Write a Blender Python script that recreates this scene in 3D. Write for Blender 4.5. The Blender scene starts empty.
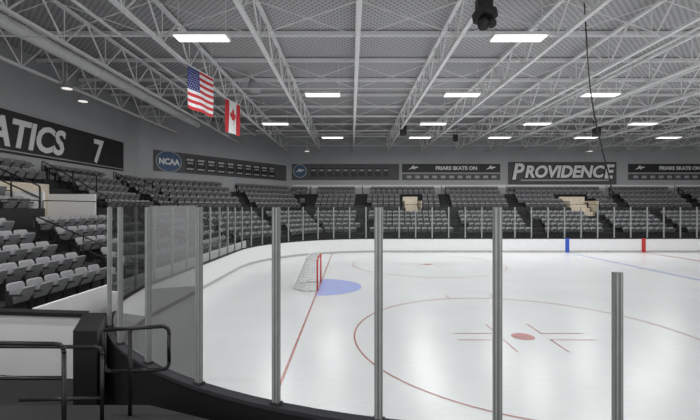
import bpy, math, random
from mathutils import Vector, Matrix
random.seed(4)
C = bpy.context.scene.collection
H = 3.5; F = 400.0
def px(x, y, D):            # helper for measuring the place: pixel + depth -> metres
    return ((x-351)/F*D, D, H+(207-y)/F*D)

# ------------------------------------------------------------------ materials
def mat(name, col, rough=0.5, metal=0.0, noise=0.08, nscale=6.0, spec=0.5, bump=0.0):
    m = bpy.data.materials.new(name); m.use_nodes = True
    nt = m.node_tree; b = nt.nodes['Principled BSDF']
    b.inputs['Roughness'].default_value = rough
    b.inputs['Metallic'].default_value = metal
    b.inputs['Specular IOR Level'].default_value = spec
    tc = nt.nodes.new('ShaderNodeTexCoord')
    n = nt.nodes.new('ShaderNodeTexNoise'); n.inputs['Scale'].default_value = nscale
    n.inputs['Detail'].default_value = 3
    nt.links.new(tc.outputs['Object'], n.inputs['Vector'])
    r = nt.nodes.new('ShaderNodeValToRGB')
    lo = [max(0, c*(1-noise)) for c in col]; hi = [min(1, c*(1+noise)) for c in col]
    r.color_ramp.elements[0].position = 0.35; r.color_ramp.elements[1].position = 0.65
    r.color_ramp.elements[0].color = (*lo, 1); r.color_ramp.elements[1].color = (*hi, 1)
    nt.links.new(n.outputs['Fac'], r.inputs['Fac'])
    nt.links.new(r.outputs['Color'], b.inputs['Base Color'])
    if bump:
        bp = nt.nodes.new('ShaderNodeBump'); bp.inputs['Strength'].default_value = bump
        nt.links.new(n.outputs['Fac'], bp.inputs['Height']); nt.links.new(bp.outputs['Normal'], b.inputs['Normal'])
    return m
def emis(name, col, s):
    m = bpy.data.materials.new(name); m.use_nodes = True
    b = m.node_tree.nodes['Principled BSDF']
    b.inputs['Base Color'].default_value = (*col, 1)
    b.inputs['Emission Color'].default_value = (*col, 1)
    b.inputs['Emission Strength'].default_value = s
    return m
M_black = mat('black_paint', (0.012, 0.012, 0.013), 0.5)
M_rail = mat('rail_paint', (0.008, 0.008, 0.009), 0.35)
M_floor = mat('dark_rubber', (0.010, 0.010, 0.011), 0.7)
M_conc = mat('dark_concrete', (0.024, 0.025, 0.027), 0.8, nscale=2)
M_white = mat('board_white', (0.82, 0.82, 0.82), 0.35, noise=0.02)
M_cap = mat('board_cap', (0.04, 0.04, 0.044), 0.75, spec=0.2)
M_kick = mat('kick_plate', (0.45, 0.45, 0.43), 0.4)
M_wall = mat('painted_wall', (0.42, 0.425, 0.43), 0.8, noise=0.04, nscale=0.6)
M_wallw = mat('white_wall', (0.80, 0.80, 0.79), 0.7, noise=0.03, nscale=0.8)
M_steel = mat('white_steel', (0.80, 0.80, 0.80), 0.8, noise=0.03, spec=0.2)
M_duct = mat('duct_paint', (0.82, 0.82, 0.82), 0.7, noise=0.03)
M_seat = mat('seat_grey', (0.20, 0.202, 0.207), 0.6, noise=0.06, nscale=3)
M_seat2 = mat('seat_back_grey', (0.28, 0.282, 0.29), 0.6, noise=0.06, nscale=3)
M_post = mat('post_aluminium', (0.25, 0.26, 0.25), 0.45, 0.2, noise=0.05)
M_strip = mat('post_edge', (0.48, 0.49, 0.48), 0.4, 0.2)
M_red = mat('red_paint', (0.55, 0.03, 0.03), 0.4)
M_blue = mat('blue_paint', (0.03, 0.10, 0.50), 0.4)
M_redice = mat('red_ice_line', (0.46, 0.20, 0.19), 0.3, noise=0.2, nscale=3)
M_blueice = mat('blue_ice_line', (0.40, 0.46, 0.68), 0.3)
M_crease = mat('crease_blue', (0.38, 0.43, 0.76), 0.3, noise=0.04)
M_net = mat('net_white', (0.60, 0.60, 0.60), 0.7)
M_bandg = mat('banner_grey', (0.08, 0.08, 0.085), 0.6)
M_bandb = mat('banner_black', (0.012, 0.012, 0.013), 0.5)
M_txt = mat('letter_white', (0.80, 0.80, 0.79), 0.5, noise=0.01)
M_txtg = mat('letter_grey', (0.42, 0.42, 0.43), 0.5, noise=0.01)
M_tan = mat('tan_wall', (0.74, 0.65, 0.52), 0.7)
M_logo = mat('logo_blue', (0.05, 0.10, 0.20), 0.5)
M_fred = mat('flag_red', (0.60, 0.03, 0.04), 0.7)
M_fwhite = mat('flag_white', (0.85, 0.85, 0.85), 0.7)
M_fblue = mat('flag_blue', (0.02, 0.04, 0.20), 0.7)
M_lamp = emis('lamp_glow', (1, 1, 1), 1.6)
M_glow = emis('lamp_dim', (1, 0.97, 0.9), 0.8)

# glass
M_glass = bpy.data.materials.new('rink_glass'); M_glass.use_nodes = True
nt = M_glass.node_tree; nt.nodes.clear()
o = nt.nodes.new('ShaderNodeOutputMaterial'); mx = nt.nodes.new('ShaderNodeMixShader')
tr = nt.nodes.new('ShaderNodeBsdfTransparent'); tr.inputs[0].default_value = (0.935, 0.95, 0.94, 1)
gl = nt.nodes.new('ShaderNodeBsdfGlossy'); gl.inputs['Roughness'].default_value = 0.03
lw = nt.nodes.new('ShaderNodeLayerWeight'); lw.inputs[0].default_value = 0.18
mp = nt.nodes.new('ShaderNodeMath'); mp.operation = 'MULTIPLY'; mp.inputs[1].default_value = 0.8
nt.links.new(lw.outputs['Fresnel'], mp.inputs[0]); nt.links.new(mp.outputs[0], mx.inputs[0])
nt.links.new(tr.outputs[0], mx.inputs[1]); nt.links.new(gl.outputs[0], mx.inputs[2])
nt.links.new(mx.outputs[0], o.inputs[0])

# ice
M_ice = bpy.data.materials.new('ice'); M_ice.use_nodes = True
nt = M_ice.node_tree; b = nt.nodes['Principled BSDF']
tc = nt.nodes.new('ShaderNodeTexCoord')
n1 = nt.nodes.new('ShaderNodeTexNoise'); n1.inputs['Scale'].default_value = 0.35; n1.inputs['Detail'].default_value = 2; n1.inputs['Roughness'].default_value=0.5
mpg = nt.nodes.new('ShaderNodeMapping'); mpg.inputs['Scale'].default_value = (1.0, 9.0, 1.0); mpg.inputs['Rotation'].default_value=(0,0,0.6)
n2 = nt.nodes.new('ShaderNodeTexNoise'); n2.inputs['Scale'].default_value = 2.2; n2.inputs['Detail'].default_value = 8
nt.links.new(tc.outputs['Object'], n1.inputs['Vector']); nt.links.new(tc.outputs['Object'], mpg.inputs['Vector'])
nt.links.new(mpg.outputs[0], n2.inputs['Vector'])
ad = nt.nodes.new('ShaderNodeMath'); ad.operation = 'ADD'
nt.links.new(n1.outputs['Fac'], ad.inputs[0]); nt.links.new(n2.outputs['Fac'], ad.inputs[1])
rp = nt.nodes.new('ShaderNodeValToRGB')
rp.color_ramp.elements[0].position = 0.25; rp.color_ramp.elements[0].color = (0.65, 0.66, 0.67, 1)
rp.color_ramp.elements[1].position = 0.75; rp.color_ramp.elements[1].color = (0.78, 0.79, 0.795, 1)
hf = nt.nodes.new('ShaderNodeMath'); hf.operation='MULTIPLY'; hf.inputs[1].default_value=0.5
nt.links.new(ad.outputs[0], hf.inputs[0]); nt.links.new(hf.outputs[0], rp.inputs[0]); nt.links.new(rp.outputs[0], b.inputs['Base Color'])
b.inputs['Roughness'].default_value = 0.27
b.inputs['Specular IOR Level'].default_value = 0.45

# roof deck : perforated acoustic deck
M_deck = bpy.data.materials.new('roof_deck'); M_deck.use_nodes = True
nt = M_deck.node_tree; b = nt.nodes['Principled BSDF']; b.inputs['Roughness'].default_value = 0.8
tc = nt.nodes.new('ShaderNodeTexCoord')
mpd = nt.nodes.new('ShaderNodeMapping'); mpd.inputs['Rotation'].default_value=(0,0,math.radians(45))
w = nt.nodes.new('ShaderNodeTexWave'); w.bands_direction = 'Y'; w.inputs['Scale'].default_value = 1.7
w2 = nt.nodes.new('ShaderNodeTexWave'); w2.bands_direction = 'X'; w2.inputs['Scale'].default_value = 1.7
mm = nt.nodes.new('ShaderNodeMath'); mm.operation = 'MULTIPLY'
nt.links.new(tc.outputs['Object'], mpd.inputs['Vector'])
nt.links.new(mpd.outputs[0], w.inputs['Vector']); nt.links.new(mpd.outputs[0], w2.inputs['Vector'])
nt.links.new(w.outputs['Fac'], mm.inputs[0]); nt.links.new(w2.outputs['Fac'], mm.inputs[1])
rp = nt.nodes.new('ShaderNodeValToRGB')
rp.color_ramp.elements[0].position=.25; rp.color_ramp.elements[1].position=.6
rp.color_ramp.elements[0].color = (0.45, 0.45, 0.455, 1); rp.color_ramp.elements[1].color = (0.22, 0.22, 0.225, 1)
nt.links.new(mm.outputs[0], rp.inputs[0]); nt.links.new(rp.outputs[0], b.inputs['Base Color'])

# ------------------------------------------------------------------ mesh builder
class MB:
    def __init__(s): s.v=[]; s.f=[]; s.mi=[]; s.mats=[]
    def m(s, mt):
        if mt not in s.mats: s.mats.append(mt)
        return s.mats.index(mt)
    def add(s, vs, fs, mt):
        o=len(s.v); s.v+= [tuple(v) for v in vs]; i=s.m(mt)
        for f in fs: s.f.append([o+k for k in f]); s.mi.append(i)
    def box(s, a, b, mt, T=None):
        x0,y0,z0=a; x1,y1,z1=b
        vs=[Vector(p) for p in [(x0,y0,z0),(x1,y0,z0),(x1,y1,z0),(x0,y1,z0),(x0,y0,z1),(x1,y0,z1),(x1,y1,z1),(x0,y1,z1)]]
        if T: vs=[T@v for v in vs]
        s.add(vs,[(0,3,2,1),(4,5,6,7),(0,1,5,4),(1,2,6,5),(2,3,7,6),(3,0,4,7)],mt)
    def prism(s, quad, z0, z1, mt, mtop=None):
        n=len(quad)
        vs=[(p[0],p[1],z0) for p in quad]+[(p[0],p[1],z1) for p in quad]
        s.add(vs,[tuple(range(n-1,-1,-1))]+[(i,(i+1)%n,n+(i+1)%n,n+i) for i in range(n)],mt)
        s.add(vs[n:],[tuple(range(n))],mtop or mt)
    def tube(s, p, q, r, mt, n=6, r2=None):
        p=Vector(p); q=Vector(q); d=(q-p)
        if d.length<1e-6: return
        d.normalize(); u=d.orthogonal().normalized(); w=d.cross(u); r2=r if r2 is None else r2
        vs=[p+(u*math.cos(2*math.pi*i/n)+w*math.sin(2*math.pi*i/n))*r for i in range(n)]
        vs+=[q+(u*math.cos(2*math.pi*i/n)+w*math.sin(2*math.pi*i/n))*r2 for i in range(n)]
        s.add(vs,[(i,(i+1)%n,n+(i+1)%n,n+i) for i in range(n)]+[tuple(range(n-1,-1,-1)),tuple(range(n,2*n))],mt)
    def mesh(s, name, bevel=0, smooth=False):
        me=bpy.data.meshes.new(name); me.from_pydata(s.v,[],s.f)
        for m in s.mats: me.materials.append(m)
        me.polygons.foreach_set('material_index', s.mi)
        if smooth: me.polygons.foreach_set('use_smooth',[True]*len(s.f))
        me.update(); return me
    def obj(s, name, parent=None, bevel=0, smooth=False, loc=None, **kw):
        ob=bpy.data.objects.new(name, s.mesh(name,smooth=smooth)); C.objects.link(ob)
        if loc: ob.location=loc
        if parent: ob.parent=parent
        if bevel:
            bm=ob.modifiers.new('bevel','BEVEL'); bm.width=bevel; bm.segments=2; bm.limit_method='ANGLE'
        tag(ob,**kw); return ob
def tag(ob, label=None, cat=None, kind=None, group=None):
    if label: ob['label']=label
    if cat: ob['category']=cat
    if kind: ob['kind']=kind
    if group: ob['group']=group
def empty(name, loc=(0,0,0), rz=0, **kw):
    e=bpy.data.objects.new(name,None); e.location=loc; e.rotation_euler=(0,0,rz); e.empty_display_size=0.2
    C.objects.link(e); tag(e,**kw); return e
def to_mesh(o):
    bpy.context.view_layer.update()
    dg=bpy.context.evaluated_depsgraph_get()
    me=bpy.data.meshes.new_from_object(o.evaluated_get(dg))
    n=o.name; o2=bpy.data.objects.new(n,me); o2.location=o.location; o2.rotation_euler=o.rotation_euler; o2.scale=o.scale
    par=o.parent; bpy.data.objects.remove(o); o2.name=n; C.objects.link(o2); o2.parent=par; return o2
def text(body, size, loc, rz, mt, name='lettering', shear=0, offset=0, parent=None, ax='CENTER', sx=1, ext=0.01, rx=math.pi/2):
    c=bpy.data.curves.new(name,'FONT'); c.body=body; c.size=size; c.shear=shear; c.offset=offset
    c.align_x=ax; c.extrude=ext; c.resolution_u=3; c.materials.append(mt)
    o=bpy.data.objects.new(name,c); o.location=loc; o.rotation_euler=(rx,0,rz); o.scale=(sx,1,1); C.objects.link(o)
    if parent: o.parent=parent
    return to_mesh(o)
def fillet(pts, r=0.08, n=5):
    P=[Vector(p) for p in pts]; out=[P[0]]
    for i in range(1,len(P)-1):
        a=(P[i-1]-P[i]); b=(P[i+1]-P[i]); rr=min(r,a.length/2.01,b.length/2.01)
        a=P[i]+a.normalized()*rr; b=P[i]+b.normalized()*rr
        for k in range(n+1):
            t=k/n; out.append(a*(1-t)**2+P[i]*2*t*(1-t)+b*t*t)
    out.append(P[-1]); return out
def tube_path(mb, pts, r, mt, n=8):
    for i in range(len(pts)-1): mb.tube(pts[i],pts[i+1],r,mt,n)

# ------------------------------------------------------------------ room shell
XL=-15.6; XR=62.0; YB=-9.0; YF=42.5; ZC=10.9
P1=(XL,29.4); P2=(-6.6,YF)
b=MB(); b.box((XL-.3,YB,-.3),(XR+.3,YF+.3,-.06),M_floor); b.obj('floor',kind='structure',label='black rubber arena floor around the rink')
b=MB(); b.box((XL-.3,YB,ZC),(XR+.3,YF+.3,ZC+.2),M_deck); b.obj('ceiling',kind='structure',label='grey perforated metal roof deck')
b=MB(); b.box((XL-.3,YB,-.06),(XL,P1[1],ZC),M_wall); b.obj('wall_left',kind='structure',label='grey painted arena wall')
b=MB(); b.box((P2[0],YF,-.06),(XR,YF+.3,ZC),M_wall); b.obj('wall_far',kind='structure',label='grey painted arena wall')
b=MB(); b.box((XR,YB,-.06),(XR+.3,YF,ZC),M_wall); b.obj('wall_right',kind='structure',label='grey painted arena wall')
td=Vector((P2[0]-P1[0],P2[1]-P1[1],0)); LD=td.length; td.normalize(); nd=Vector((-td.y,td.x,0)); AD=math.atan2(td.y,td.x)
q=[P1,(P1[0]+nd.x*.3,P1[1]+nd.y*.3),(P2[0]+nd.x*.3,P2[1]+nd.y*.3),P2]
b=MB(); b.prism(q[::-1],-.06,ZC,M_wall); b.obj('wall_corner',kind='structure',label='grey angled arena corner wall')

# ------------------------------------------------------------------ rink outline
CX=2.23; CYN=12.9; CYF=22.37; R=8.53; XE=46.0
def ring(off, step=5.0):
    out=[]; r=R+off
    for cx,cy,a0 in [(CX,CYN,180),(XE,CYN,270),(XE,CYF,0),(CX,CYF,90)]:
        n=int(90/step)
        for i in range(n+1):
            a=math.radians(a0+90*i/n); out.append((cx+r*math.cos(a),cy+r*math.sin(a)))
    return out
def band(name,o0,o1,z0,z1,mt,parent=None,**kw):
    A=ring(o0,3); B=ring(o1,3); n=len(A); mb=MB()
    vs=[(x,y,z0) for x,y in A]+[(x,y,z1) for x,y in A]+[(x,y,z0) for x,y in B]+[(x,y,z1) for x,y in B]
    fs=[]
    for i in range(n):
        j=(i+1)%n
        fs+=[(j,i,n+i,n+j),(2*n+i,2*n+j,3*n+j,3*n+i),(n+i,3*n+i,3*n+j,n+j),(i,j,2*n+j,2*n+i)]
    mb.add(vs,fs,mt); return mb.obj(name,parent,**kw)
bd=empty('dasher_boards',(CX,4.3,0),label='white hockey rink boards with dark cap and black backing',cat='rink boards')
def adopt(ob,par):
    ob.parent=par; ob.matrix_parent_inverse=(Matrix.Translation(par.location)@Matrix.Rotation(par.rotation_euler.z,4,'Z')).inverted()
for nm,a,c,z0,z1,m_ in [('facing_panel',0.0,0.04,0.14,1.03,M_white),('kick_plate',-.012,0.04,0.0,0.14,M_kick),
                     ('board_backing',0.04,0.12,0,1.03,M_black),('cap_rail',-.015,0.135,1.03,1.08,M_cap)]:
    adopt(band(nm,a,c,z0,z1,m_),bd)
for x,m_,nm,w_ in [(16.7,M_blue,'blue_stripe',.30),(22.6,M_red,'red_stripe',.30)]:
    mb=MB(); mb.box((x-w_/2,30.9-.026,0.0),(x+w_/2,30.9-.006,1.085),m_); adopt(mb.obj(nm),bd)
# ice
ice=MB(); A=ring(-.0,3); ice.add([(x,y,0) for x,y in A],[tuple(range(len(A)))],M_ice)
ice=ice.obj('ice_sheet',label='scuffed white hockey ice sheet inside the boards',cat='ice rink')
def strip(name,x0,x1,y0,y1,mt,z=.004):
    mb=MB(); mb.add([(x0,y0,z),(x1,y0,z),(x1,y1,z),(x0,y1,z)],[(0,1,2,3)],mt); return mb.obj(name,ice)
GX=-1.4; GY=17.6
dyg=lambda X:(math.sqrt(R*R-(CX-X)**2) if X<CX else R)
strip('goal_line',GX-.03,GX+.03,CYN-dyg(GX),CYF+dyg(GX),M_redice)
strip('blue_line',16.55,16.85,4.37,30.9,M_blueice)
strip('center_line',22.45,22.75,4.37,30.9,M_redice)
def circ(name,cx,cy,r,w_,mt,z=.005,n=96):
    mb=MB(); vs=[];fs=[]
    for i in range(n):
        a=2*math.pi*i/n; vs+=[(cx+(r-w_)*math.cos(a),cy+(r-w_)*math.sin(a),z),(cx+r*math.cos(a),cy+r*math.sin(a),z)]
    for i in range(n):
        j=(i+1)%n; fs.append((2*i,2*i+1,2*j+1,2*j))
    mb.add(vs,fs,mt); return mb.obj(name,ice)
def disc(name,cx,cy,r,mt,z=.005,a0=0,a1=360,n=40):
    mb=MB(); vs=[(cx+r*math.cos(math.radians(a0+(a1-a0)*i/n)),cy+r*math.sin(math.radians(a0+(a1-a0)*i/n)),z) for i in range(n+(0 if a1-a0==360 else 1))]
    mb.add(vs,[tuple(range(len(vs)))],mt); return mb.obj(name,ice)
for fy in (10.8,24.4):
    fx=4.64
    circ('faceoff_circle',fx,fy,4.57,.045,M_redice)
    disc('faceoff_dot',fx,fy,.30,M_redice,.006)
    mb=MB(); t=.04
    for sx in (-1,1):
        for sy in (-1,1):
            def rc(x0,x1,y0,y1):
                xs=sorted((fx+sx*x0,fx+sx*x1)); ys=sorted((fy+sy*y0,fy+sy*y1))
                mb.add([(xs[0],ys[0],.006),(xs[1],ys[0],.006),(xs[1],ys[1],.006),(xs[0],ys[1],.006)],[(0,1,2,3)],M_redice)
            rc(.6,1.8,.25,.25+t); rc(.6,.6+t,.25,1.15); rc(.85,.85+t,4.5,5.1)
    mb.obj('faceoff_hash_mark',ice)
disc('goal_crease',GX+.03,GY,1.83,M_crease,.003,-90,90)

# goal
g=empty('hockey_goal',(GX,GY,0),label='red-framed hockey goal with white net standing on the goal line',cat='hockey goal')
mb=MB(); gh=1.34; gw=.95
fr=fillet([(0,-gw,0),(0,-gw,gh),(0,gw,gh),(0,gw,0)],.1); tube_path(mb,fr,.035,M_red,10); mb.obj('goal_frame',g,smooth=True)
mb=MB(); tube_path(mb,fillet([(0,-gw,.03),(-.5,-gw-.1,.03),(-1.05,-.6,.03),(-1.05,.6,.03),(-.5,gw+.1,.03),(0,gw,.03)],.2),.03,M_net,8)
tube_path(mb,fillet([(0,-gw,gh),(-.5,-gw,gh),(-.5,gw,gh),(0,gw,gh)],.15),.025,M_net,8); mb.obj('base_frame',g,smooth=True)
mb=MB(); top=[(-.02,-gw),(-.5,-gw),(-.5,gw),(-.02,gw)]; bot=[(-.02,-gw),(-.5,-gw-.1),(-1.05,-.6),(-1.05,.6),(-.5,gw+.1),(-.02,gw)]
def samp(poly,t):
    P=[Vector((*p,0)) for p in poly]; L=[(P[i+1]-P[i]).length for i in range(len(P)-1)]; s=t*sum(L)
    for i,l in enumerate(L):
        if s<=l or i==len(L)-1: return P[i].lerp(P[i+1],min(1,s/l))
        s-=l
N=34
for i in range(N+1):
    a=samp(top,i/N); c=samp(bot,i/N); mb.tube((a.x,a.y,gh),(c.x,c.y,.03),.010,M_net,4)
for k in range(1,12):
    t=k/12
    for i in range(N):
        pts=[]
        for ii in (i,i+1):
            a=samp(top,ii/N); c=samp(bot,ii/N); pts.append((a.x*(1-t)+c.x*t,a.y*(1-t)+c.y*t,gh*(1-t)+.03*t))
        mb.tube(pts[0],pts[1],.010,M_net,4)
for i in range(12):
    y=-gw+2*gw*i/11; mb.tube((-.01,y,gh),(-.5,y,gh),.010,M_net,4)
mb.obj('goal_net',g)

# ------------------------------------------------------------------ posts and panes
GT=3.5
def ring_point(s):
    if s<0: return (CX-s,CYN-R,0.0)
    L=R*math.pi/2
    if s<L:
        a=math.radians(270)-s/R; return (CX+R*math.cos(a),CYN+R*math.sin(a),-s/R)
    s-=L; S=CYF-CYN
    if s<S: return (CX-R,CYN+s,-math.pi/2)
    s-=S
    if s<L:
        a=math.pi-s/R; return (CX+R*math.cos(a),CYF+R*math.sin(a),-math.pi/2-s/R)
    s-=L; return (CX+s,CYF+R,-math.pi)
def postmesh(top):
    sp=MB(); sp.box((-.044,-.03,1.081),(.044,.03,top),M_post); sp.box((-.065,-.05,1.081),(.065,.05,1.11),M_cap); a=sp.mesh('support_post')
    sp=MB(); sp.box((-.030,-.038,1.12),(-.014,.038,top-.01),M_strip); sp.box((.014,-.038,1.12),(.030,.038,top-.01),M_strip); return a,sp.mesh('cover_strip')
PM={False:postmesh(GT),True:postmesh(2.80)}
S0=0.64
stations=[]; s=S0-1.28*8
total=R*math.pi/2*2+(CYF-CYN)+38
while s<total: stations.append(s); s+=1.28
def offp(p,o):
    x,y,a=p; return (x+math.sin(a)*o, y-math.cos(a)*o, a)
for i,s in enumerate(stations):
    x,y,a=offp(ring_point(s),.06); low = s<S0-.1
    e=empty('rink_glass_section',(x,y,0),0,label='lower rink glass panel with short grey aluminium post' if low else 'tall rink glass panel with grey aluminium support post',cat='rink glass',group='rink glass sections')
    o=bpy.data.objects.new('support_post',PM[low][0]); o.rotation_euler=(0,0,a); o.parent=e; C.objects.link(o)
    o2=bpy.data.objects.new('cover_strip',PM[low][1]); o2.parent=o; C.objects.link(o2)
    if i+1<len(stations):
        x2,y2,_=offp(ring_point(stations[i+1]),.06)
        d=Vector((x2-x,y2-y,0)); L=d.length; ang=math.atan2(d.y,d.x)
        top = 2.84 if stations[i+1]<=S0+.1 else GT+.02
        mb=MB(); mb.add([(.05,0,1.085),(L-.05,0,1.085),(L-.05,0,top),(.05,0,top)],[(0,1,2,3)],M_glass)
        o=mb.obj('glass_panel',e); o.rotation_euler=(0,0,ang)

# ------------------------------------------------------------------ grandstands
P0=(XL+.005,8.9); P3=(XR-1,YF-.005)
segs=[(Vector((*P0,0)),Vector((P1[0]+.005,P1[1],0))),(Vector((P1[0]+.005,P1[1],0)),Vector((P2[0],P2[1]-.005,0))),(Vector((P2[0],P2[1]-.005,0)),Vector((*P3,0)))]
def nrm(a,b): d=(b-a).normalized(); return Vector((-d.y,d.x,0))
def inset(d):
    ns=[nrm(a,b_) for a,b_ in segs]
    pts=[segs[0][0]-ns[0]*d]
    for i in (0,1):
        n=(ns[i]+ns[i+1]).normalized(); pts.append(segs[i][1]-n*(d/n.dot(ns[i])))
    pts.append(segs[2][1]-ns[2]*d); return pts
RUN=.75
rows=[]
for k in range(5): rows.append((k*RUN,(k+1)*RUN,4.85-.45*k,'upper',k))
ZA=2.62
rows.append((5*RUN,5*RUN+1.0,ZA,'aisle',5))
for k in range(5): rows.append((5*RUN+1.0+k*RUN,5*RUN+1.0+(k+1)*RUN,2.3-.35*k,'lower',6+k))
VF=[(5.3,6.8),(21.3,23.9)]
def cut_iv(seg,k):
    if seg==0 and 2<=k<=4: return [(15.4,18.6)]
    if seg==2 and 2<=k<=4: return VF
    return []
M_step=M_conc
for si in range(3):
    for blk in ('upper','lower'):
        mb=MB()
        for (d0,d1,z,bl,k) in rows:
            if bl=='aisle':
                if blk=='upper': continue
            elif bl!=blk: continue
            A=inset(d0); B=inset(d1); a0,a1=A[si],A[si+1]; b0,b1=B[si],B[si+1]
            ivs=cut_iv(si,k) if bl=='upper' else []
            if not ivs:
                mb.prism([(a0.x,a0.y),(a1.x,a1.y),(b1.x,b1.y),(b0.x,b0.y)][::-1],0,z,M_step)
            else:
                ax=1 if si==0 else 0
                def at(p,q,c):
                    t=(c-p[ax])/(q[ax]-p[ax]); return p.lerp(q,t)
                prevA,prevB=a0,b0
                for lo,hi in ivs:
                    cA,cB=at(a0,a1,lo),at(b0,b1,lo)
                    mb.prism([(prevA.x,prevA.y),(cA.x,cA.y),(cB.x,cB.y),(prevB.x,prevB.y)][::-1],0,z,M_step)
                    dA,dB=at(a0,a1,hi),at(b0,b1,hi)
                    mb.prism([(cA.x,cA.y),(dA.x,dA.y),(dB.x,dB.y),(cB.x,cB.y)][::-1],0,ZA-.01,M_step)
                    prevA,prevB=dA,dB
                mb.prism([(prevA.x,prevA.y),(a1.x,a1.y),(b1.x,b1.y),(prevB.x,prevB.y)][::-1],0,z,M_step)
        mb.obj('grandstand_tier',label=('dark stepped concrete upper seating tier' if blk=='upper' else 'dark stepped concrete lower seating tier with walkway'),cat='grandstand',group='seating tiers')

def parapet(p,q,n,z0,z1,mt,label,th=.06):
    mb=MB(); g_=n*.005; n=n*th; p=p-g_; q=q-g_
    mb.prism([(p.x,p.y),(q.x,q.y),(q.x-n.x,q.y-n.y),(p.x-n.x,p.y-n.y)][::-1],z0,z1,mt)
    return mb.obj('parapet_wall',label=label,cat='low wall',group='seating front walls')
nseg=[nrm(a,b_) for a,b_ in segs]
def lerpax(p,q,ax,c): return p.lerp(q,(c-p[ax])/(q[ax]-p[ax]))
B=inset(5*RUN)
ivU=[[(9,15.4),(18.6,None)],[(None,None)],[(None,VF[0][0]),(VF[0][1],VF[1][0]),(VF[1][1],None)]]
for si in range(3):
    ax=1 if si==0 else 0
    for lo,hi in ivU[si]:
        p=B[si] if lo is None else lerpax(B[si],B[si+1],ax,lo)
        q_=B[si+1] if hi is None else lerpax(B[si],B[si+1],ax,hi)
        parapet(p,q_,nseg[si],ZA+.005,3.45,M_black,'black low wall along the seating walkway')
dL=5*RUN+1+5*RUN
B=inset(dL)
for si in range(3):
    parapet(B[si],B[si+1],nseg[si],0,1.25,M_black if si else M_wallw,'black low wall in front of the first seat row' if si else 'white low wall in front of the first seat row',.08)

def vom(seg,lo,hi,label):
    A=inset(2*RUN+.0); Bq=inset(5*RUN); ax=1 if seg==0 else 0
    a=lerpax(A[seg],A[seg+1],ax,lo); c=lerpax(A[seg],A[seg+1],ax,hi)
    bq=lerpax(Bq[seg],Bq[seg+1],ax,lo); dq=lerpax(Bq[seg],Bq[seg+1],ax,hi)
    e=empty('stair_entry',((a+c)/2).to_tuple(),label=label,cat='stair entrance')
    def wall(p,q,th,z1,mt,nm):
        d=(q-p).normalized(); m_=Vector((-d.y,d.x,0))*th
        mb=MB(); mb.prism([(p.x,p.y),(q.x,q.y),(q.x+m_.x,q.y+m_.y),(p.x+m_.x,p.y+m_.y)],ZA,z1,mt); adopt(mb.obj(nm),e)
    wall(a,c,-.06,4.55,M_tan,'back_wall'); wall(c,dq,.08 if seg==2 else -.08,4.1,M_tan if seg==2 else M_wallw,'side_wall'); wall(a,bq,-.08 if seg==2 else .08,4.1,M_tan if seg==2 else M_wallw,'side_wall')
    if seg==2:
        mb=MB(); n=3
        for k in range(n):
            mb.box((lo+.12,a.y-.1-.55*(k+1),ZA),(hi-.12,a.y-.1-.55*k,ZA+1.2-.4*k),M_tan)
        adopt(mb.obj('stair_steps'),e)
    return e
vom(0,15.4,18.6,'white and tan walled stair entrance in the seating')
for lo,hi in VF: vom(2,lo,hi,'tan lit stair entrance in the seating')

# seats ------------------------------------------------------------
def part_back(mt=M_seat2):
    mb=MB(); nx=6; w_=.235; vs=[]
    for z,dy,ww in [(.40,.0,.9),(.46,-.02,1),(.74,.05,1),(.82,.07,.94),(.86,.085,.8)]:
        for i in range(nx+1):
            u=-1+2*i/nx; vs.append((u*w_*ww, .20+dy-.05*(u*u)+0.0, z))
    n=len(vs); vs+= [(x,y+.05,z) for x,y,z in vs]
    fs=[]; c=nx+1
    for r in range(4):
        for i in range(nx):
            k=r*c+i; fs.append((k,k+1,k+1+c,k+c)); fs.append((n+k+1,n+k,n+k+c,n+k+1+c))
    for i in range(nx):
        fs.append((n+i,n+i+1,i+1,i)); k=4*c+i; fs.append((k,k+1,n+k+1,n+k))
    for r in range(4):
        k=r*c; fs.append((n+k,k,k+c,n+k+c)); k=r*c+nx; fs.append((k,n+k,n+k+c,k+c))
    mb.add(vs,fs,mt); return mb
def part_pan(mt=M_seat):
    T=Matrix.Translation((0,.12,.43))@Matrix.Rotation(math.radians(-62),4,'X')
    mb=MB(); prof=[(-.215,.0),(-.225,-.2),(-.19,-.38),(.19,-.38),(.225,-.2),(.215,.0)]
    vs=[T@Vector((x,y,-.03)) for x,y in prof]+[T@Vector((x*.94,y*.96-.005,.035)) for x,y in prof]
    n=6; mb.add(vs,[(0,1,2,3,4,5),tuple(range(11,5,-1))]+[(i,n+i,n+(i+1)%n,(i+1)%n) for i in range(n)],mt); return mb
def part_frame(mt=M_black):
    mb=MB()
    for sx in (-1,1):
        x=sx*.262
        mb.box((x-.014,.02,.0),(x+.014,.22,.05),mt)
        mb.box((x-.012,.09,.05),(x+.012,.17,.60),mt)
        mb.box((x-.022,-.13,.60),(x+.022,.20,.635),mt)
        mb.box((x-.012,.17,.40),(x+.012,.24,.72),mt)
    mb.box((-.25,.15,.37),(.25,.19,.41),mt); return mb
me_b=part_back().mesh('backrest',smooth=True); me_p=part_pan().mesh('seat'); me_f=part_frame().mesh('armrest_frame')
allm=MB()
for p_,mt in ((part_back(),M_seat2),(part_pan(),M_seat),(part_frame(),M_black)): allm.add(p_.v,p_.f,mt)
me_all=allm.mesh('arena_seat')
SP=.56
places=[]
aisles={0:[13.3,19.6,25.5],1:[],2:[-4.2,1.2,9.5,16.3,26.8,34.0,41.0,47.5,54.5]}
aisleL={0:[12.9,19.6,25.5],1:[],2:[1.2,9.5,16.3,22.6,28.5,34.0,41.0,47.5,54.5]}
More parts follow.
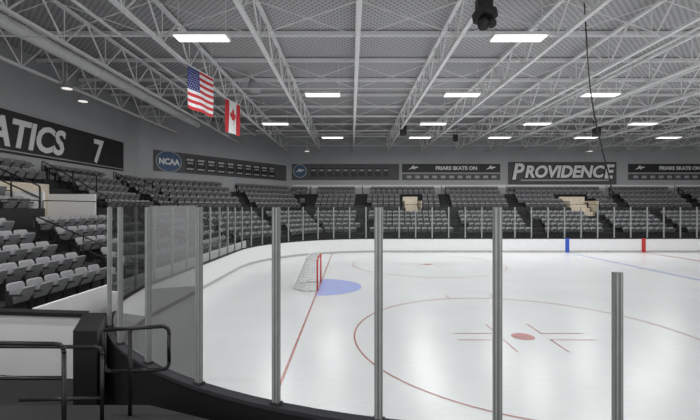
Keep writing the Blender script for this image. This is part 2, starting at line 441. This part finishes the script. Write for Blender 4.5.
for (d0,d1,z,bl,k) in rows:
    if bl=='aisle': continue
    mid=inset((d0+d1)/2-.02)
    for si in range(3):
        a,c=mid[si],mid[si+1]; L=(c-a).length; d=(c-a).normalized(); ang=math.atan2(d.y,d.x); ax=1 if si==0 else 0
        n=int((L-.5)/SP); st=(L-n*SP)/2
        for i in range(n+1):
            s_=st+i*SP
            if s_<.3 or s_>L-.3: continue
            p=a+d*s_; v=p[ax]
            if si==1:
                if abs(s_-L*.5)<.6: continue
            else:
                if any(abs(v-q_)<.62 for q_ in (aisles if bl=='upper' else aisleL)[si]): continue
                if bl=='upper' and any(lo-.35<v<hi+.35 for lo,hi in cut_iv(si,k)): continue
            if si==2 and p.x/ p.y*400>365: continue
            places.append((p.x,p.y,z,ang))
def inview(p):
    u=351+p[0]/p[1]*400; return -8<u<708
vis=[p for p in places if inview(p)]
vis.sort(key=lambda p:p[0]**2+p[1]**2)
near=vis[:300]; ns=set(near); rest=[p for p in places if p not in ns and inview(p)]
for i,p in enumerate(near):
    lab='grey tip-up arena seat with black arms in a row'
    if i<110:
        e=empty('arena_seat',(p[0],p[1],p[2]),p[3],label=lab,cat='seat',group='grey arena seats')
        for nm,me in (('backrest',me_b),('seat',me_p),('armrest_frame',me_f)):
            o=bpy.data.objects.new(nm,me); o.parent=e; C.objects.link(o)
    else:
        o=bpy.data.objects.new('arena_seat',me_all); o.location=p[:3]; o.rotation_euler=(0,0,p[3]); C.objects.link(o)
        tag(o,lab,'seat',None,'grey arena seats')
st=MB()
for x,y,z,a in rest:
    ca,sa=math.cos(a),math.sin(a); o_=len(st.v)
    st.v+=[(x+vx*ca-vy*sa,y+vx*sa+vy*ca,z+vz) for vx,vy,vz in allm.v]
    st.f+=[[o_+k for k in f] for f in allm.f]; st.mi+=allm.mi
st.mats=allm.mats
st.obj('arena_seat_rows',label='distant rows of grey tip-up arena seats',cat='seats',kind='stuff')

def rail(name,pts_list,r=.025,label='black tubular steel handrail',m_=M_rail):
    o0=Vector(pts_list[0][0]); mb=MB()
    for pts in pts_list: tube_path(mb,[p-o0 for p in fillet(pts,.09)],r,m_,8)
    return mb.obj(name,loc=o0.to_tuple(),smooth=True,label=label,cat='handrail',group='arena handrails')
def aislerail(seg,c):
    for bl,(ds,zs) in {'u':((4.9*RUN,.6*RUN),(3.05,4.85)),'l':((5*RUN+1+4.8*RUN,5*RUN+1+.4*RUN),(.9,2.3))}.items():
        P=[]
        for d,z in zip(ds,zs):
            A=inset(d); ax=1 if seg==0 else 0
            q_=lerpax(A[seg],A[seg+1],ax,c); P.append(Vector((q_.x,q_.y,z)))
        up=Vector((0,0,.92)); m_=(P[0]+P[1])/2
        rail('handrail',[[P[0],P[0]+up,P[1]+up,P[1]],[m_+Vector((0,0,-.1)),m_+up],[P[0]+up*.55,P[1]+up*.55]],.024)
for c in aisles[0]: aislerail(0,c)
for c in aisles[2][:6]: aislerail(2,c)
B=inset(5*RUN+.035)
for si in range(3):
    a,c=B[si],B[si+1]; L=(c-a).length; n=max(1,int(L/6.0))
    if si==2: n=9
    for i in range(n):
        p=a.lerp(c,i/n); q_=a.lerp(c,(i+1)/n-.01)
        if si==2 and p.x>45: break
        z0=3.45; rail('handrail',[[(p.x,p.y,z0),(p.x,p.y,z0+.30),(q_.x,q_.y,z0+.30),(q_.x,q_.y,z0)]],.02)
rail('handrail',[[(-14.1,15.3,4.35),(-14.1,15.3,5.25),(-11.9,15.3,4.3),(-11.9,15.3,3.4)],[(-13.0,15.3,3.9),(-13,15.3,4.8)],[(-14.1,15.3,4.85),(-11.9,15.3,3.85)]],.03)
rail('handrail',[[(-14.1,18.7,4.35),(-14.1,18.7,5.3),(-11.9,18.7,5.0),(-11.9,18.7,4.2)],[(-13.0,18.7,4.2),(-13,18.7,5.1)]],.03)

# ------------------------------------------------------------------ near-left platform, wall, rails
mb=MB()
mb.prism([(-9,-2),(6,-2),(6,4.0),(1.0,4.05),(-1.2,4.6),(-2.6,5.15),(-9,5.15)],-.05,.95,M_floor)
mb.obj('viewing_platform',label='black raised platform beside the rink boards',cat='platform')
mb=MB()
mb.prism([(-9.6,8.8),(-9.6,8.7),(-5.6,8.25),(-5.6,8.35)],-.05,1.24,M_wallw); w1=mb.obj('side_wall_panel',label='white low wall panel with black ledge beside seating',cat='low wall')
mb=MB(); mb.prism([(-9.65,8.86),(-9.65,8.62),(-5.5,8.16),(-5.5,8.4)],1.24,1.32,M_black); mb.obj('ledge',w1)
mb=MB(); mb.prism([(-4.8,6.9),(-4.38,6.9),(-4.95,8.1),(-5.4,8.1)],-.05,1.36,M_black)
mb.obj('equipment_cabinet',bevel=.02,label='black low box beside the curved boards',cat='cabinet')
def zz(y,D): return H-(y-207)/F*D
X=lambda x,D:(x-351)/F*D
rail('handrail',[[(X(-120,4.0),4.0,zz(341,4)),(X(64,4.0),4.0,zz(344,4)),(X(64,4.0),4.0,.95)],
                 [(X(-120,4.0),4.0,zz(378,4)),(X(64,4.0),4.0,zz(378,4))]],.022)
rail('handrail',[[(X(-80,4.6),4.6,zz(346,4.6)),(X(102,4.6),4.6,zz(347,4.6)),(X(102,4.6),4.6,.95)],
                 [(X(20,4.6),4.6,zz(400,4.6)),(X(102,4.6),4.6,zz(398,4.6))]],.022)
D=4.9
rail('handrail',[[(X(104,D),D,zz(330,D)),(X(169,D),D,zz(326,D)),(X(169,D),D,zz(369,D)),(X(104,D),D,zz(372,D)),(X(104,D),D,zz(330,D))],
                 [(X(130,D),D,zz(328,D)),(X(130,D),D,.95)]],.024)

# ------------------------------------------------------------------ wall banners
def board(name,loc,rz,w_,h_,mt,label,th=.06,cat='banner sign'):
    e=empty(name,loc,rz,label=label,cat=cat)
    mb=MB(); mb.box((-w_/2,-th,-h_/2),(w_/2,0,h_/2),mt); mb.obj('sign_panel',e); return e
yc=(13+27.3)/2
e=board('wall_sign',(XL+.02,yc,6.92),math.pi/2,14.3,1.95,M_bandb,'black wall sign with bold white italic lettering and number')
text('FANATICS',1.80,(21.55-yc,-.075,-.62),0,M_txt,shear=.22,offset=.055,parent=e,ax='RIGHT',sx=.94)
text('7',1.95,(24.5-yc,-.075,-.68),0,M_txt,shear=.05,offset=.05,parent=e,sx=.95)
mb=MB(); mb.box((-7.1,-.075,-.88),(7.1,-.06,-.83),M_txtg); mb.obj('trim_stripe',e)
def onD(t,inn=0.03): return (P1[0]+td.x*t-nd.x*inn, P1[1]+td.y*t-nd.y*inn)
x_,y_=onD(LD*.52)
e=board('wall_sign',(x_,y_,7.05),AD,LD*.90,1.6,M_bandg,'long grey championship wall sign with blue oval emblem')
def ell(cx,cz,a,b_,y,mt,par,name,n=32):
    mb=MB(); vs=[(cx+a*math.cos(2*math.pi*i/n),y,cz+b_*math.sin(2*math.pi*i/n)) for i in range(n)]
    mb.add(vs,[tuple(range(n))],mt); return mb.obj(name,par)
L2=LD*.45
ell(-L2+1.2,0,1.08,.84,-.07,M_txtg,e,'emblem_ring'); ell(-L2+1.2,0,1.02,.78,-.08,M_logo,e,'emblem')
text('NCAA',.64,(-L2+1.2,-.09,-.22),0,M_txt,offset=.025,parent=e,sx=.95)
mb=MB(); x=-L2+2.6
while x<L2-1.6:
    mb.box((x,-.075,-.62),(x+.85,-.062,.50),M_bandb)
    mb.box((x+.1,-.082,.22),(x+.75,-.076,.40),M_txtg); mb.box((x+.16,-.082,-.02),(x+.7,-.076,.10),M_txtg); mb.box((x+.1,-.082,-.50),(x+.75,-.076,-.38),M_txtg)
    x+=1.02
mb.obj('name_plates',e)
def sweep(cx,cz,sc,par,mt=M_txt,y=-.09,name='emblem'):
    mb=MB(); pts=[(-1,-.25),(-.5,.05),(-.2,.45),(.15,.5),(.1,.2),(.6,.35),(1,.1),(.4,.0),(.2,-.3),(-.1,-.05),(-.5,-.2)]
    mb.add([(cx+a*sc,y,cz+c*sc) for a,c in pts],[tuple(range(len(pts)))],mt); return mb.obj(name,par)
def farX(p): return (p-351)/F*YF
def farZ(y): return H+(207-y)/F*YF
def farboard(p0,p1,y0,y1,mt,label):
    x0,x1=farX(p0),farX(p1); z0,z1=farZ(y1),farZ(y0)
    return board('wall_sign',((x0+x1)/2,YF-.02,(z0+z1)/2),0,x1-x0,z1-z0,mt,label),x0,x1
e,x0,x1=farboard(292,399,164,180,M_bandg,'grey far wall sign band with small blue emblem')
cx=(x0+x1)/2; c_=farX(300)-cx
ell(c_,.1,.72,.72,-.07,M_txtg,e,'emblem_ring'); ell(c_,.1,.64,.64,-.08,M_logo,e,'emblem'); sweep(c_,.1,.5,e)
mb=MB(); x=x0-cx+2
while x<x1-cx-.9:
    mb.box((x,-.075,-.5),(x+.62,-.062,.45),M_bandb); mb.box((x+.08,-.08,.1),(x+.54,-.076,.25),M_txtg); x+=.85
mb.obj('name_plates',e)
for p0,p1 in ((402,500),(628,720),(800,880)):
    e,x0,x1=farboard(p0,p1,164,172.5,M_bandb,'black wall banner with white slogan lettering'); cx=(x0+x1)/2; w_=(x1-x0)
    text('FRIARS SKATE ON',.52,(.55,-.075,-.17),0,M_txt,offset=.02,parent=e,sx=1.05)
    sweep(-w_/2+1.2,0,.55,e); sweep(w_/2-1.0,0,.55,e)
    e,_,_=farboard(p0,p1,174,180,M_bandg,'thin grey wall banner strip')
    mb=MB(); x=-w_/2+.5
    while x<w_/2-.6: mb.box((x,-.075,-.14),(x+.5,-.062,.14),M_txtg); x+=.9
    mb.obj('name_plates',e)
e,x0,x1=farboard(508,616,162,184.5,M_bandg,'large dark wall sign with outlined white college name')
def provid(y,mt,off):
    text('P',2.35,(-4.85,y,-.62),0,mt,shear=.2,offset=off,parent=e,sx=.92)
    text('ROVIDENC',1.72,(.10,y,-.42),0,mt,shear=.2,offset=off,parent=e,sx=.96)
    text('E',2.0,(4.80,y,-.50),0,mt,shear=.2,offset=off,parent=e,sx=.9)
provid(-.08,M_black,.17); provid(-.13,M_txt,.07)
mb=MB(); mb.box((-4.4,-.09,-.82),(4.9,-.07,-.68),M_txtg); mb.obj('underline',e)
mb=MB(); mb.box((P2[0]+.3,YF-.10,5.55),(XR-1,YF-.01,5.85),M_wallw); mb.obj('trim_1',kind='structure')

# ------------------------------------------------------------------ roof trusses
ZT=10.62; ZB=9.35; Y0=-8.5; Y1=YF-.3; PN=2.4
tx=[.25+3.5*k for k in range(-4,18)]
def trussmeshes(Yend):
    t0=MB(); t0.box((-.075,0,-.05),(.075,Yend-Y0,.05),M_steel)
    t1=MB(); t1.box((-.07,0,-.055),(.07,Yend-Y0,.055),M_steel)
    t2=MB(); n=int((Yend-Y0)/PN)
    for i in range(n):
        ya=i*PN; yb=ya+PN/2; yc_=ya+PN
        t2.tube((0,ya,ZT-ZB),(0,yb,0),.035,M_steel,5); t2.tube((0,yb,0),(0,yc_,ZT-ZB),.035,M_steel,5)
        t2.tube((0,yb,0),(0,yb,ZT-ZB),.02,M_steel,4)
    return t0.mesh('top_chord'),t1.mesh('bottom_chord'),t2.mesh('web_member')
full=trussmeshes(Y1)
def yend(x):
    if x>P2[0]: return Y1
    return P1[1]+(x-P1[0])*(P2[1]-P1[1])/(P2[0]-P1[0])-.4
for x in tx:
    ms=full if yend(x)>=Y1 else trussmeshes(yend(x))
    e=empty('roof_truss',(x,Y0,ZB),label='white open-web steel roof truss under the deck',cat='roof truss',group='white roof trusses')
    for nm,me,z in (('top_chord',ms[0],ZT-ZB),('bottom_chord',ms[1],0),('web_member',ms[2],0)):
        o=bpy.data.objects.new(nm,me); o.parent=e; o.location=(0,0,z); C.objects.link(o)
def xstart(y):
    if y<P1[1]-.5: return XL+.05
    return P1[0]+(y-P1[1])*(P2[0]-P1[0])/(P2[1]-P1[1])+.6
y=1.5; i=0
while y<YF-1:
    mb=MB(); mb.box((xstart(y),-.06,0),(XR-.05,.06,.16),M_steel)
    mb.obj('roof_cross_beam',loc=(0,y,ZT+.06),label='white steel cross beam below the roof deck',cat='roof beam',group='roof cross beams')
    if i%2==0:
        mb=MB(); tt=[x for x in tx if x>xstart(y)]
        for k in range(len(tt)-1):
            mb.tube((tt[k],0,0),(tt[k+1],0,ZT-ZB-.05),.018,M_steel,4); mb.tube((tt[k],0,ZT-ZB-.05),(tt[k+1],0,0),.018,M_steel,4)
        mb.tube((tt[0],0,0),(tt[-1],0,0),.025,M_steel,4)
        mb.obj('roof_bridging',loc=(0,y,ZB),label='white crossed bracing rods between roof trusses',cat='roof bracing',group='roof bracing')
    y+=3.05; i+=1
# duct
mb=MB(); mb.tube((0,0,0),(0,31-Y0,0),.24,M_duct,20)
d=mb.obj('air_duct',loc=(-11.9,Y0,9.85),smooth=False,label='long round white air duct below the roof',cat='air duct')
mb=MB(); mb.tube((0,0,0),(0,.08,0),.26,M_steel,20); me=mb.mesh('duct_collar')
for k in range(9):
    o=bpy.data.objects.new('duct_collar',me); o.parent=d; o.location=(0,2+k*4.2,0); C.objects.link(o)
mb=MB(); mb.tube((0,0,0),(0,36-Y0,0),.06,M_steel,8); mb.obj('sprinkler_pipe',loc=(-8.6,Y0,9.9),label='thin white sprinkler pipe below the roof',cat='pipe')
mb=MB(); mb.tube((0,0,0),(0,YF-2-Y0,0),.06,M_steel,8); mb.obj('sprinkler_pipe',loc=(12.4,Y0,9.9),label='thin white sprinkler pipe below the roof',cat='pipe')

# ------------------------------------------------------------------ ceiling lamps, hung level with the bottom chords
ZLMP=9.18; KL=(ZLMP-3.5)/7.1
L=[(-6.3,16.9),(7.07,16.9)]+[(x,25.5) for x in (-1.8,7.07,15.9)]+[(x,34.4) for x in (-6.5,7.05,16,25.1)]+[(x,41.2) for x in (-1.9,7.1,15.3,24.2,32.7)]
L=[(x*KL,y*KL) for x,y in L]
extra=[(-5.0,5.0),(5.7,5.0),(-9.4,-2),(0,-3),(14,-3),(-9.9,8.0),(20.5,13),(17.5,4),(29,20.5),(34,12),(31,3),(37,28),(45,20),(48,8)]
hb=MB(); hb.box((-.90,-.30,.03),(.90,.30,.12),M_steel); me_h=hb.mesh('lamp_housing')
hb=MB(); hb.box((-.85,-.25,0),(.85,.25,.029),M_lamp); me_l=hb.mesh('lamp_diffuser')
hb=MB(); hb.tube((0,0,.12),(0,0,ZC-ZLMP-.01),.01,M_steel,4); me_c=hb.mesh('suspension_cable')
ld=bpy.data.lights.new('lamp_light','AREA'); ld.shape='RECTANGLE'; ld.size=1.7; ld.size_y=.5; ld.energy=236; ld.color=(1,1,1)
for i,(x,y) in enumerate(L+extra):
    e=empty('ceiling_lamp',(x,y,ZLMP),label='bright white rectangular ceiling light panel',cat='ceiling light',group='rectangular ceiling lights')
    for nm,me in (('lamp_housing',me_h),('lamp_diffuser',me_l)):
        o=bpy.data.objects.new(nm,me); o.parent=e; C.objects.link(o)
    for sx in (-.8,.8):
        o=bpy.data.objects.new('suspension_cable',me_c); o.parent=e; o.location=(sx,0,0); C.objects.link(o)
    o=bpy.data.objects.new('lamp_light',ld); o.location=(x,y,ZLMP-.03); C.objects.link(o)

# ------------------------------------------------------------------ flags
def flag_xf(u,v,L,H_,a,b_):
    p=Vector(a).lerp(Vector(b_),u); d=(Vector(b_)-Vector(a)); nn=Vector((-d.y,d.x,0)).normalized()
    return Vector((p.x,p.y,p.z-(1-v)*H_))+nn*(.05*math.sin(u*9+v*2.0)*(1.1-v)+0)
def flag(a,b_,H_,kind,label):
    o0=Vector(a); mb=MB()
    def cell(u0,u1,v0,v1,mt):
        mb.add([flag_xf(u,v,0,H_,a,b_)-o0 for u,v in ((u0,v0),(u1,v0),(u1,v1),(u0,v1))],[(0,1,2,3)],mt)
    def poly(pts,mt):
        for sgn in (-1,1):
            d=(Vector(b_)-Vector(a)); nn=Vector((-d.y,d.x,0)).normalized()*.012*sgn
            mb.add([flag_xf(u,v,0,H_,a,b_)-o0+nn for u,v in pts],[tuple(range(len(pts)))],mt)
    nu=26
    if kind=='us':
        for s_ in range(13):
            for i in range(nu):
                u0,u1=i/nu,(i+1)/nu; v0,v1=1-(s_+1)/13,1-s_/13
                blue=(s_<7 and u0<.42)
                cell(u0,u1,v0,v1,M_fblue if blue else (M_fred if s_%2==0 else M_fwhite))
        for r in range(9):
            for c in range(6 if r%2==0 else 5):
                cu=(.035+c*.067)+(0 if r%2==0 else .033); cv=1-(.035+r*.0585)
                poly([(cu+.019*(1 if k%2==0 else .42)*math.sin(k*math.pi/5)*.8,cv+.021*(1 if k%2==0 else .42)*math.cos(k*math.pi/5)) for k in range(10)],M_fwhite)
    else:
        for i in range(24):
            u0,u1=i/24,(i+1)/24
            for r in range(6): cell(u0,u1,r/6,(r+1)/6,M_fred if (i<6 or i>=18) else M_fwhite)
        half=[(0,.40),(.055,.29),(.11,.32),(.085,.15),(.165,.23),(.185,.18),(.26,.195),(.235,.12),(.26,.09),(.14,-.02),(.155,-.075),(.015,-.055),(.02,-.22)]
        pts=[(.5+x*.85,.47+y*.85) for x,y in half]+[(.5-x*.85,.47+y*.85) for x,y in half[::-1][:-1]]
        poly(pts,M_fred)
    f=mb.obj('national_flag',loc=o0.to_tuple(),label=label,cat='flag')
    mb=MB(); d=Vector(b_)-Vector(a); mb.tube(-d*.04,d*1.04,.025,M_steel,8)
    for t in (.05,.95): mb.tube(d*t,d*t+Vector((0,0,ZC-o0.z-.3)),.008,M_steel,4)
    mb.obj('hanging_rod',f)
flag((-6.60,16.2,9.27),(-6.20,18.0,9.27),1.74,'us','stars and stripes flag hanging from the roof')
flag((-6.66,21.2,9.27),(-6.30,22.7,9.27),1.76,'ca','red and white maple leaf flag hanging from the roof')

# ------------------------------------------------------------------ hanging speakers
def speaker(loc,s,label):
    e=empty('hanging_speaker',loc,label=label,cat='speaker')
    mb=MB(); mb.prism([(-.35*s,-.3*s),(.35*s,-.3*s),(.22*s,.3*s),(-.22*s,.3*s)],-.45*s,.45*s,M_black); mb.obj('speaker_cabinet',e,bevel=.03*s)
    mb=MB(); mb.tube((0,-.31*s,-.15*s),(0,-.36*s,-.15*s),.22*s,M_conc,16,.25*s); mb.tube((0,-.31*s,.25*s),(0,-.34*s,.25*s),.1*s,M_conc,12); mb.obj('speaker_cone',e)
    mb=MB(); mb.tube((-.25*s,0,.45*s),(-.25*s,0,ZT-loc[2]),.015,M_black,5); mb.tube((.25*s,0,.45*s),(.25*s,0,ZT-loc[2]),.015,M_black,5)
    mb.box((-.3*s,-.05,.44*s),(.3*s,.05,.5*s),M_black); mb.obj('mounting_bracket',e)
speaker(px(403,131,30),.75,'small black loudspeaker hanging from the roof')
speaker(px(596,132,30),.75,'small black loudspeaker hanging from the roof')
speaker(px(455,138,33),.6,'small black loudspeaker hanging from the roof')
p=px(484,17,11.0)
e=empty('hanging_speaker',p,label='black speaker cluster on a bracket hanging below the roof truss',cat='speaker')
T=Matrix.Rotation(math.radians(-25),4,'X')@Matrix.Rotation(math.radians(20),4,'Z')
mb=MB(); mb.box((-.25,-.24,-.18),(.25,.24,.16),M_black,Matrix.Translation((.02,0,.05))@T); mb.obj('speaker_cabinet',e,bevel=.03)
mb=MB(); mb.tube((-.06,-.05,-.15),(-.10,-.28,-.34),.13,M_black,16,.16); mb.tube((.14,-.02,-.12),(.16,-.2,-.28),.09,M_black,14,.12); mb.obj('speaker_horn',e,smooth=True)
mb=MB(); mb.box((-.20,-.15,.24),(.20,.15,.50),M_black); mb.tube((-.16,0,.1),(-.16,0,1.4),.02,M_black,6); mb.tube((.16,0,.1),(.16,0,1.4),.02,M_black,6); mb.obj('mounting_bracket',e)
p=px(252,86,22); e=empty('horn_speaker',p,label='grey cone shaped horn speaker hanging from a truss',cat='speaker')
mb=MB(); mb.tube((0,0,.35),(.1,-.1,-.35),.12,M_txtg,14,.42); mb.obj('horn',e,smooth=True)
mb=MB(); mb.tube((0,0,.3),(0,0,ZC-p[2]-.05),.02,M_steel,5); mb.obj('mounting_rod',e)
for (x,y,D) in ((67,86,19),(83,99,21),(307,150,38),(590,150,38)):
    p=px(x,y,D); e=empty('pendant_lamp',p,label='small round pendant lamp hanging from the roof',cat='pendant lamp',group='round pendant lamps')
    mb=MB(); mb.tube((0,0,-.12),(0,0,.2),.27,M_txtg,14,.12); mb.obj('lamp_shade',e); mb=MB(); mb.tube((0,0,-.14),(0,0,-.121),.22,M_glow,14); mb.obj('lamp_glass',e)
    mb=MB(); mb.tube((0,0,.2),(0,0,ZC-p[2]-.02),.015,M_steel,5); mb.obj('hanging_cord',e)
cu=bpy.data.curves.new('hanging_cable','CURVE'); cu.dimensions='3D'; cu.bevel_depth=.022; s_=cu.splines.new('NURBS')
pts=[px(584,-3,13.5),px(586,30,13.5),px(588,70,13.5),px(592,105,13.5),px(600,142,13.5),px(608,172,13.5),px(613,192,13.5),px(611,203,13.5),px(606,196,13.5)]
s_.points.add(len(pts)-1)
for i,p in enumerate(pts): s_.points[i].co=(*p,1)
s_.use_endpoint_u=True; s_.order_u=4; cu.materials.append(M_black)
o=bpy.data.objects.new('hanging_cable',cu); C.objects.link(o); o=to_mesh(o); tag(o,'thin black cable hanging down from the roof','cable')

# ------------------------------------------------------------------ world, camera
w=bpy.data.worlds.new('world'); bpy.context.scene.world=w; w.use_nodes=True
w.node_tree.nodes['Background'].inputs[0].default_value=(.97,.985,1,1); w.node_tree.nodes['Background'].inputs[1].default_value=1.0
cam=bpy.data.cameras.new('camera'); cam.sensor_width=36; cam.lens=36*F/700; cam.shift_y=-3/700; cam.shift_x=-1/700; cam.clip_end=300
co=bpy.data.objects.new('camera',cam); co.location=(0,0,H); co.rotation_euler=(math.pi/2,0,0); C.objects.link(co)
bpy.context.scene.camera=co
bpy.context.scene.view_settings.view_transform='Standard'
